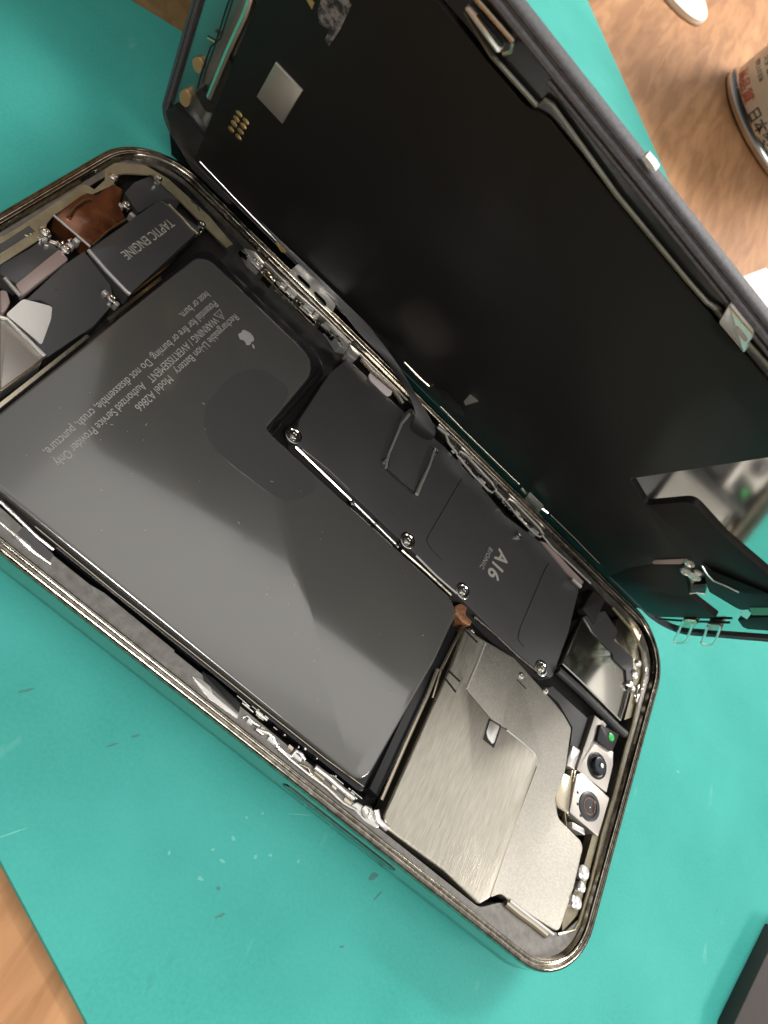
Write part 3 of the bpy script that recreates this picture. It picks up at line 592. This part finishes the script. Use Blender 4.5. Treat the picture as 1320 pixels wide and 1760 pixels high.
far_block([(50.07,79.12),(53.69,79.91),(56.46,79.5),(57.22,77.79),(55.74,76.74),(52.52,77.88),(50.04,78.16)], -1.3, bright)
far_block([(56.95,79.15),(59.86,79.35),(59.89,77.16),(57.66,76.72)], -1.2, bright)
tube('flex_trim', [(33.27,78.95,-1.2),(40.47,78.83,-1.2),(49.75,79.51,-1.2),(56.89,79.52,-1.2)], .16, bright, phone, 8)
tube('flex_trim', [(31.33,76.68,-1.8),(39.25,76.51,-1.8),(48.99,76.3,-1.8)], .14, warm, phone, 8)
tube('flex_trim', [(59.68,79.21,-1.3),(65.18,79.12,-1.3),(70.26,79.28,-1.3),(73.79,79.22,-1.3)], .22, bright, phone, 8)
tube('flex_trim', [(60.66,78.42,-1.5),(64.24,78.11,-1.5),(69.94,78.62,-1.5),(73.45,77.69,-1.5)], .5, warm, phone, 8)
def oval(pp, r): tube('connector_ring', pp, r, bright, phone, 8, True)
oval([(89.74,77.73,-1.2),(89.89,79.12,-1.2),(91.96,79.73,-1.2),(100.24,79.21,-1.2),(101.77,78.41,-1.2),(101.36,77.01,-1.2),(100.05,76.65,-1.2),(95.13,76.87,-1.2)], .22)
oval([(105.33,78.1,-1.2),(105.71,79.26,-1.2),(107.57,79.76,-1.2),(115.45,79.51,-1.2),(117.28,78.95,-1.2),(116.77,77.51,-1.2),(115.05,77.02,-1.2),(109.56,77.25,-1.2)], .22)
for k, p in enumerate([(91.59,78.17),(93.44,78.14),(95.68,78.1),(97.82,77.56),(99.7,77.52),(107.3,78.17),(109.1,78.4),(111.49,78.23),(113.38,78.33),(115.07,78.04)]):
    a_ = .8+.35*(k % 2); prism('tiny_component', [(p[0]-a_, p[1]-.3), (p[0]+a_, p[1]-.4), (p[0]+a_, p[1]+.4), (p[0]-a_, p[1]+.3)], -3, -1.35+.12*(k % 3), [bright, warm, blackp][k % 3], phone, bev=.1)
tube('flex_trim', [(82.63,79.64,-1.1),(85.03,79.86,-1.1),(86.5,78.67,-1.2),(89.71,78.1,-1.2)], .28, bright, phone, 8)
tube('flex_trim', [(101.52,78.16,-1.2),(104.95,78.1,-1.2)], .3, bright, phone, 8)
tube('flex_trim', [(117.01,78.22,-1.0),(120.81,77.64,-1.0),(127.64,77.92,-1.0),(133.69,77.96,-1.0)], .22, bright, phone, 8)
prism('pale_tape', [(117.64,77.15),(119.59,78.03),(127.78,77.49),(132.1,77.29),(131.82,75.57),(127.18,75.66)], -2.5, -1.5, rose, phone)
tube('side_contact', [(128.76,75.17,-1.3),(131.73,75.24,-1.3)], .45, bright, phone, 8)

def circuit(name, pts, wid, n, z, m, seed):
    rnd = random.Random(seed); bm = bmesh.new(); P = [Vector(p) for p in pts]; segs_ = list(zip(P[:-1], P[1:])); L = [(b-a).length for a, b in segs_]; T = sum(L)
    for k in range(n):
        d = rnd.uniform(0, T)
        for (a, b), l in zip(segs_, L):
            if d <= l: break
            d -= l
        u = (b-a).normalized(); v = Vector((-u.y, u.x)); c = a+u*d+v*rnd.uniform(-wid, wid); hx = rnd.choice((.2, .4, .8, 1.2)); hy = rnd.choice((.08, .12, .2)); h = z+rnd.uniform(-.35, .25)
        if rnd.random() < .25: add_lathe(bm, c.x, c.y, [(hy*1.6, z-1), (hy*1.6, h-.05), (hy*.9, h+.05), (0, h+.05)], 10)
        else: add_prism(bm, [tuple(c-u*hx-v*hy), tuple(c+u*hx-v*hy), tuple(c+u*hx+v*hy), tuple(c-u*hx+v*hy)], z-1.5, h, .05)
    return fin(bm, name, m, phone)
shiny = mat('solder_bright', (0.92, 0.90, 0.86), 1, 0.14)
circuit('circuit_strip', [(29, 77.2), (45, 77.6), (58, 77.9)], .55, 60, -1.25, shiny, 3)
circuit('circuit_strip', [(86, 78.6), (100, 78.2), (113, 77.6)], .7, 55, -1.3, shiny, 4)
circuit('circuit_strip', [(80, 5.6), (94, 5.6), (106, 5.4)], .5, 24, -1.4, shiny, 5)
circuit('circuit_strip', [(4.5, 44), (9, 47), (9.5, 50)], .7, 14, -1.3, shiny, 6)
circuit('circuit_strip', [(146, 38.5), (147, 30), (149, 27)], .5, 20, -1.6, warm, 8)
circuit('circuit_strip', [(157, 72), (156.5, 62)], .7, 14, -1.5, shiny, 9)
rnd = random.Random(11); bm = bmesh.new()
for k in range(34):
    x = rnd.uniform(28, 104); y = rnd.uniform(9, 46); a = rnd.uniform(0, 3.1); l = rnd.choice((.05, .06, .08, .25)); w_ = .04
    ca, sa = math.cos(a), math.sin(a); add_prism(bm, [(x-l*ca+w_*sa, y-l*sa-w_*ca), (x+l*ca+w_*sa, y+l*sa-w_*ca), (x+l*ca-w_*sa, y+l*sa+w_*ca), (x-l*ca-w_*sa, y-l*sa+w_*ca)], -1.8, -1.77)
fin(bm, 'dust_specks', mat('dust', (.45, .44, .42), 0, .9), batt)

# bottom end: haptic motor, charging port area
te = prism('haptic_motor', [(12.15,51.06),(12.04,71.55),(20.72,73.6),(22.18,49.76)], -5, -1.4, plate_m, phone, r=.8, bev=.3, segs=3, label='black rectangular haptic motor with grey lettering')
a = [(17.01,69.36),(17.2,55.27)]
text('printed_text', 'TAPTIC ENGINE', (a[0][0]-1.3, a[0][1]), (a[0][0]-1.3, a[1][1]), -1.4, ink2, te, height=1.9)
tube('motor_edge', [(12.21,51.1,-1.7),(17.01,50.37,-1.7),(21.56,50.02,-1.7),(22.22,50.16,-1.7)], .4, bright, te, 8)
tube('motor_edge', [(22.42,50.37,-2.0),(22.44,60.36,-2.0),(21.18,73.17,-2.0)], .35, chrome, te, 8)
bf = prism('brown_shield', [(4.47,51.24),(4.05,58.86),(4.15,60.29),(5.35,61.2),(5.26,66.16),(7.03,66.8),(8.76,63.51),(11.45,62.02),(11.41,57.19),(11.87,51.81),(8.38,51.46)], -5, -1.35, brown, phone, r=.5, bev=.2, label='coppery brown film over the charging port')
tube('shield_edge', [(4.51,51.16,-1.2),(8.42,51.39,-1.2),(12.06,51.54,-1.2)], .22, bright, bf, 8)
tube('shield_edge', [(12.04,52.07,-1.3),(11.55,57.18,-1.3),(11.67,61.91,-1.3)], .2, warm, bf, 8)
tube('bracket_arm', [(6.22,52.88,-1.0),(5.44,55.29,-1.0),(5.25,58.09,-1.0),(5.68,59.59,-1.0)], [.45, .3, .3, .2], warm, phone, 8)
lw = prism('loudspeaker', [(6.46,36.6),(6.71,43.13),(6.59,46.57),(9.78,46.97),(10.36,36.06),(7.57,35.36)], -5, -1.6, plate_m, phone, r=.3, bev=.2, label='black loudspeaker box beside the charging port')
prism('rose_strip', [(10.21,35.84),(9.47,46.9),(11.57,46.6),(12.22,34.99)], -3, -1.5, rose, phone, r=.2, bev=.1)
prism('black_gasket', [(1.84,41.81),(3.17,42.93),(3.77,46.55),(4.94,46.31),(4.96,38.32)], -3, -1.7, plate_m, phone)
prism('amber_ledge', [(2.9,40.6),(3.08,44.32),(2.82,52.95),(2.53,60.77),(3.04,61.71),(4.34,62.05),(3.93,65.43),(2.38,67.3),(2.18,70.19),(5.48,75.44),(9.91,77.12),(19.88,77.59),(26.7,76.54),(26.43,74.84),(19.59,75.0),(12.88,75.16),(7.57,74.96),(4.77,70.22),(4.14,68.47),(5.41,66.08),(4.71,59.71),(4.37,51.44),(4.96,49.04),(6.44,47.05),(6.44,36.64),(5.02,38.23),(5.0,46.21),(3.73,46.29),(3.81,39.58)],
      -1.9, -1.52, amber, phone)
prism('motor_bracket', [(7.29,67.39),(6.68,71.06),(7.33,75.58),(10.75,76.39),(14.16,75.75),(12.5,74.13),(11.69,70.06),(11.67,67.96),(11.57,66.01)], -5, -2.4, plate_m, phone)
prism('foam_block', [(11.83,45.41),(11.92,50.46),(18.94,48.88),(21.58,46.6),(22.47,40.06),(21.86,29.57),(18.75,30.5),(17.12,36.41),(16.03,37.69),(14.24,37.03),(12.95,35.17)], -5, -2.0, plate_m, phone)
prism('silver_tape', [(13.04,30.54),(12.6,34.88),(16.15,37.5),(17.64,35.49),(19.92,30.7)], -3, -1.85, bright, phone, r=.5)
ps = prism('side_module', [(13.23,29.0),(13.51,29.93),(21.35,29.48),(22.1,28.08),(21.7,19.53)], -5, -1.4, cammet, phone, r=.3, bev=.2)
tube('module_edge', [(13.08,29.13,-1.2),(13.89,29.71,-1.2),(17.81,29.45,-1.2),(21.79,29.18,-1.2)], .35, bright, ps, 8)
tube('module_edge', [(21.76,29.24,-1.3),(21.9,26.73,-1.3),(21.72,19.48,-1.3)], .2, warm, ps, 8)
tube('bracket_arm', [(8.69,35.03,-1.1),(10.3,34.75,-1.1),(12.21,34.52,-1.1)], .35, bright, phone, 8)
prism('screw_boss', [(9.58,33.13),(10.31,33.82),(12.06,32.62),(12.71,30.63),(12.46,29.91)], -4, -1.5, rose, phone, r=.5, bev=.2)
for p in [(5.37,47.79),(6.5,47.46),(8.66,47.5),(9.96,49.16),(9.86,50.75),(21.96,46.5),(19.56,46.65),(11.55,63.9),(9.09,63.6)]:
    prism('tiny_component', [(p[0]-.5, p[1]-.4), (p[0]+.5, p[1]-.4), (p[0]+.5, p[1]+.4), (p[0]-.5, p[1]+.4)], -3, -1.35, bright, phone, bev=.12)
tube('bracket_arm', [(13.76,72.13,-1.5),(16.7,72.05,-1.5),(19.53,71.75,-1.5),(21.15,71.93,-1.5)], .3, amber, phone, 8)
tube('hook_mark', [(15.51,77.0,-1.45),(16.75,77.32,-1.45),(17.94,76.73,-1.45)], .12, blackp, phone, 6)

# ------------------------------------------------------------------ the raised display (child of the phone, its own local plane)
DM = [[0.998277, 0.05365, 0.023776, 2.43], [0.039094, -0.30584, -0.95128, 79.972], [-0.043765, 0.95057, -0.30741, 3.416]]
dm4 = Matrix([[DM[i][0], DM[i][1], DM[i][2], DM[i][3]*S] for i in range(3)] + [[0, 0, 0, 1]])
DL, DW, DR = 159.0, 77.2, 8.0
disp = prism('display_panel', rrect(DL, DW, DR, .25, 12), -1.3, -.6, mirror, phone, label='folded up screen seen from its black inner side')
disp.matrix_local = dm4
loft_rr('display_edge', DL, DW, DR, [(1.35, -.6), (1.35, .0), (1.2, .08), (.82, .08), (.78, -.08), (.68, -.08), (.62, .12), (.22, .10), (.06, -.05), (0, -.3), (0, -1.5), (.4, -1.9), (1.2, -2.0)], rubber, disp)
prism('cover_glass', rrect(DL, DW, DR, .5, 12), -1.95, -1.35, sheet_m, disp)
prism('hinge_gap_shade', [(4, -6.5), (150, -6.5), (152, .3), (2, .3)], -2.0, -1.45, sheet_m, disp)  # added dark strip, puts the shade of the hinge gap into colour
prism('hinge_shade_strip', [(6, .7), (134, .7), (134, 2.3), (6, 2.3)], -.7, .12, blackp, disp, bev=.1)  # added black strip painting shade along the hinge edge
prism('dark_reflection', [(135.01,0.57),(132.4,10.59),(131.02,18.8),(132.4,25.78),(138.2,22.87),(143.5,19.79),(150.83,21.65),(151.95,3.96),(150.06,1.56),(140.55,1.57)], -.7, .2, sheet_m, disp, r=.6, bev=.1)  # dark reflection of the phone frame, put in as a black polygon
# far long side: rubber gasket, dark gutter, olive adhesive line
DG = [(10, 72.6), (40, 72.6), (43, 73.6), (148, 73.9), (148, 76.4), (10, 76.4)]
prism('gutter', [(9, 70), (140, 70), (140, 74.6), (9, 74.6)], -.6, -.2, blackp, disp)
tube('gasket', [(8, 75.4, .1), (60, 75.5, .1), (120, 75.5, .1), (152, 75.2, .1)], .55, rubber, disp, 8)
tube('gasket', [(44, 74.4, .15), (70, 74.5, .15), (94, 74.4, .15)], .4, rubber, disp, 8)
o1 = [(31.91,71.57,0.3),(37.31,70.51,0.3),(45.18,70.94,0.3),(45.29,72.33,0.3),(46.48,72.66,0.3),(59.79,71.73,0.3),(74.31,71.84,0.3),(78.58,72.01,0.3),(80.52,72.78,0.3),(81.74,72.38,0.3)]
tube('adhesive_line', o1, .32, olive, disp, 6)
tube('adhesive_line', [(86.53,72.94,0.3),(92.22,73.26,0.3)], .32, olive, disp, 6)
sheet = prism('black_sheet', rc([(9.2, 1.8), (60, 1.2), (120, .6), (136.6, -.3), (133.3, 9.7), (132, 17.8), (131.7, 26), (139, 35), (148, 46), (148, 60), (135.7, 44.1), (124.6, 42.1), (114.7, 42.1), (114.3, 30.9), (107, 33), (107.3, 62.5), (107.3, 71.4), (47, 71.0), (44, 69.4), (9.2, 69.2)],
          [.5, 0, 0, .5, .5, .5, 1, .5, .5, .5, .5, .5, 2.0, 1.5, .8, .2, .8, .8, .8, .8]), -.6, .25, sheet_m, disp, bev=.15, label='matte black backing sheet of the screen')
chip = prism('silver_square', [(15.11,39.92),(20.41,40.01),(20.21,30.73),(14.76,30.77)], .2, .65, silver_sq, sheet, bev=.12)
for p in [(13.28,23.33),(13.23,21.73),(13.21,20.18),(13.15,18.32),(14.83,23.27),(14.77,21.74),(14.71,19.98),(14.83,18.26)]:
    lathe('gold_contact', p[0], p[1], [(.62, .2), (.60, .3), (.4, .38), (0, .4)], gold, sheet, n=14, sx_=1.1, sy_=1.0)
prism('worn_label', [(16.7,56.16),(18.86,58.97),(20.42,58.73),(20.72,54.36),(20.52,50.45),(19.61,50.77),(19.56,52.65),(18.0,52.11),(17.04,53.25)], .2, .3, greylab, sheet)
prism('gold_contact', [(15.18,53.22),(15.35,53.98),(16.21,53.92),(16.31,52.8)], .2, .32, gold, sheet)
prism('grey_tab', [(78.58,9.88),(77.66,13.57),(79.81,13.93),(79.6,9.23)], .2, .3, silver_sq, sheet)
# bottom end strip (speaker side) with parts
prism('end_plate', [(1.6, 6), (3, 3), (8.9, 2.6), (8.9, 74), (3, 74), (1.6, 70)], -.7, -.45, endglass, disp, bev=.1)
tube('brushed_band', [(8.13,48.03,0.2),(8.45,42.58,0.2),(8.04,33.52,0.2),(7.86,25.02,0.2),(7.75,20.58,0.2)], .65, warm, disp, 8)
prism('dark_slot', [(5.2,17.96),(5.87,20.24),(7.96,20.44),(8.09,30.46),(8.81,31.56),(9.42,30.75),(9.42,17.57),(7.72,16.22)], -.5, .15, blackp, disp, r=.4)
tube('wire_edge', [(5.75,43.98,0.1),(5.41,40.61,0.1),(5.56,33.44,0.1),(5.69,32.22,0.1),(5.07,30.3,0.1),(5.08,22.76,0.1),(5.25,19.72,0.1)], .14, blackp, disp, 6)
prism('copper_dot', [(2.78,24.27),(3.77,25.58),(4.76,25.05),(4.85,23.31),(4.49,22.34),(3.48,22.42)], -.6, .0, tan, disp, r=1.2)
prism('copper_dot', [(2.41,14.33),(3.23,16.33),(4.56,15.58),(4.83,13.45),(4.24,12.07),(3.06,12.05)], -.6, .0, tan, disp, r=1.2)
tube('bright_pin', [(4.4,31.94,0.4),(5.7,32.63,0.4)], .3, warm, disp, 8)
prism('corner_tape', [(10.45,6.13),(10.26,11.8),(11.39,12.1),(11.53,9.25),(11.59,3.52),(10.33,2.89)], -.5, .1, rose, disp)
prism('corner_block', [(2.29,10.23),(6.09,11.0),(9.38,9.77),(10.23,3.5),(19.24,-0.37),(18.46,-1.71),(9.34,-1.98),(3.78,1.6),(1.06,6.62)], -.6, .1, blackp, disp)
# hinge side trims
tube('hinge_trim', [(10.35,2.6,0.2),(20.09,2.12,0.2),(32.68,1.8,0.2),(35.97,1.79,0.2)], .16, bright, disp, 8)
tube('hinge_trim', [(46.1,0.25,0.3),(50.83,0.41,0.3),(58.37,1.44,0.3)], .14, warm, disp, 8)
tube('hinge_trim', [(77.55,1.42,0.2),(85.65,1.23,0.2),(100.73,1.59,0.2),(103.13,1.78,0.2)], .16, warm, disp, 8)
tube('hinge_trim', [(64.85,4.05,0.3),(69.31,3.89,0.3),(72.23,4.25,0.3),(72.34,5.63,0.3)], .22, warm, disp, 8)
prism('hinge_gasket', [(72.34,5.63),(74.7,7.51),(80.42,7.22),(81.95,5.69),(79.74,4.28),(72.54,3.03)], -.3, .4, blackp, disp)
tube('hinge_trim', [(113.63,1.96,0.2),(121.53,2.16,0.2),(131.32,1.96,0.2)], .16, warm, disp, 8)
tube('hinge_trim', [(26.16,4.42,0.4),(32.97,4.45,0.4)], .4, gold, disp, 6) if False else None
prism('gold_contact', [(30.24,1.32),(30.7,2.48),(32.71,2.49),(32.72,1.32),(32.13,0.48)], .2, .5, gold, disp)
def clip(name, outline, hole_list, n0, n1, m):
    bm = bmesh.new(); o = rc(outline, .5)
    loops = [o]+[rc(h, .6) for h in hole_list]
    for z in (n0, n1):
        es = []
        for loop in loops:
            vs = [bm.verts.new((x*S, y*S, z*S)) for x, y in loop]; es += [bm.edges.new((vs[i], vs[(i+1) % len(vs)])) for i in range(len(vs))]
        bmesh.ops.triangle_fill(bm, use_beauty=True, edges=es)
    bm.verts.ensure_lookup_table(); tot = sum(len(l) for l in loops); off = 0
    for l in loops:
        n = len(l)
        for i in range(n):
            j = (i+1) % n; bm.faces.new((bm.verts[off+i], bm.verts[off+j], bm.verts[tot+off+j], bm.verts[tot+off+i]))
        off += n
    return fin(bm, name, m, disp)
clip('slotted_clip', [(36.07,3.6),(46.53,3.93),(47.48,-0.56),(46.88,-3.06),(36.17,-2.57),(35.78,-0.12)], [[(37.29,-0.3),(37.48,0.73),(40.44,0.89),(41.0,0.02),(40.83,-1.03),(37.99,-1.18)], [(41.89,-0.16),(42.13,0.71),(45.06,0.69),(45.73,-0.37),(45.43,-1.43),(42.7,-1.22)]], 1.15, 1.4, bright)
clip('square_clip', [(105.15,4.13),(109.91,4.13),(113.55,-3.08),(108.55,-3.02)], [[(108.19,0.33),(108.29,1.1),(110.32,1.09),(111.2,-0.07),(110.12,-0.46)]], 1.05, 1.3, bright)
tube('hinge_trim', [(103.73,2.29,0.8),(105.68,2.1,0.8)], .4, warm, disp, 8)
tube('hinge_trim', [(110.94,2.28,0.8),(112.61,2.66,0.8)], .35, bright, disp, 8)
# far edge clips
def bent_clip(A, B, C):
    pass
c1 = prism('edge_clip', [(31.68,72.4),(31.75,73.07),(37.7,73.44),(37.88,72.39),(37.54,71.95)], .3, 1.2, bright, disp, r=.3, bev=.2)
tube('clip_fold', [(31.76,74.36,1.0),(35.05,74.52,1.0),(38.12,74.65,1.0)], .3, warm, c1, 8)
tube('clip_fold', [(38.12,74.65,1.0),(38.67,73.67,1.0),(38.22,72.65,1.0)], .3, warm, c1, 8)
prism('clip_slot', [(33.13,73.24),(33.37,73.43),(37.43,73.57),(37.69,73.26),(37.31,72.99)], 1.0, 1.3, blackp, c1, r=.3)
c2_ = prism('edge_clip', [(80.6,73.64),(79.6,75.16),(79.99,75.34),(84.69,75.32),(85.73,74.45),(85.98,73.74),(86.82,73.09),(87.35,72.18),(81.63,72.07)], .3, 1.2, bright, disp, r=.3, bev=.25)
prism('clip_slot', [(83.02,73.71),(82.95,74.3),(85.38,74.26),(85.73,73.76),(85.21,73.56)], 1.0, 1.3, rose, c2_, r=.4)
tube('clip_fold', [(79.85,75.26,1.2),(82.44,75.25,1.2),(84.72,75.39,1.2)], .15, warm, c2_, 8)
prism('adhesive_scrap', [(57.65,78.01),(57.77,78.47),(59.04,78.53),(59.91,78.37),(59.73,77.95),(58.82,77.78)], -.6, .5, whiteg, disp)
# earpiece end of the display
tube('end_seam', [(152.97,3.02,0.0),(153.05,13.09,0.0),(152.58,23.67,0.0)], .28, blackp, disp, 6)
prism('white_bar', [(131.29,18.8),(130.55,20.08),(130.49,28.83),(131.41,28.72),(132.09,26.07),(131.89,18.82)], .1, .4, rose, disp, r=.3)
for p, s in zip([(131.97,28.46),(134.58,25.56),(136.13,26.53),(134.8,28.73)], (1.0, 1.1, 1.3, .8)):
    lathe('round_contact', p[0], p[1], [(1.1*s, -.4), (1.15*s, .5), (.8*s, .8), (.35*s, .6), (0, .6)], bright, disp, n=18)
prism('dark_block', [(138.59,24.46),(138.36,28.12),(141.33,25.64),(141.64,21.53)], -.4, .6, blackp, disp, bev=.1)
tube('bright_pin', [(141.71,21.36,0.6),(141.25,23.76,0.6),(141.59,25.65,0.6)], .18, bright, disp, 8)
prism('sensor_flex', [(132.06,31.67),(134.47,32.34),(137.63,31.91),(139.47,34.41),(140.88,37.23),(141.09,42.24),(146.74,38.62),(146.3,33.6),(146.83,31.15),(146.11,30.23),(140.78,27.16),(138.24,28.42)], -.4, .9, sheet_m, disp, r=.5, bev=.3)
tube('flex_edge', [(131.94,31.95,1.0),(134.89,31.22,1.0),(136.76,31.3,1.0),(138.61,33.39,1.0),(140.45,34.88,1.0)], .2, bright, disp, 8)
prism('bright_tape', [(146.85,30.85),(145.58,32.84),(147.9,32.65),(150.05,30.09),(148.52,29.43)], .1, .7, bright, disp)
prism('dark_block', [(150.81,27.22),(149.71,31.12),(148.87,37.08),(153.99,33.8),(154.03,27.5),(153.29,26.69)], -.4, .5, sheet_m, disp, bev=.15)
prism('green_strip', [(145.46,33.97),(145.17,39.45),(147.69,37.84),(148.03,32.8)], .3, 1.0, mat('green_board', (0.10, 0.35, 0.20), 0, .4), disp)
def loop_clip(P):
    w_ = tube('spring_loop', P, .28, bright, disp, 8)
loop_clip([(151.94,11.72,0.6),(155.9,7.43,0.6),(161.06,1.63,0.7),(161.74,1.83,0.7),(161.38,4.68,0.7),(160.0,6.46,0.7),(155.04,11.58,0.6),(152.65,13.73,0.6)])
loop_clip([(153.63,17.29,0.6),(156.99,14.16,0.6),(160.42,10.5,0.7),(161.32,10.51,0.7),(161.23,12.94,0.7),(159.88,14.74,0.7),(155.36,19.22,0.6),(153.05,21.19,0.6)])
prism('clip_base', [(151.63,11.73),(151.55,15.5),(153.12,14.83),(155.12,12.14),(155.0,8.78)], -.4, .6, warm, disp, r=.2, bev=.1)
prism('clip_base', [(152.86,17.8),(152.98,21.19),(155.28,19.23),(155.24,15.4)], -.4, .6, cammet, disp, r=.2, bev=.1)
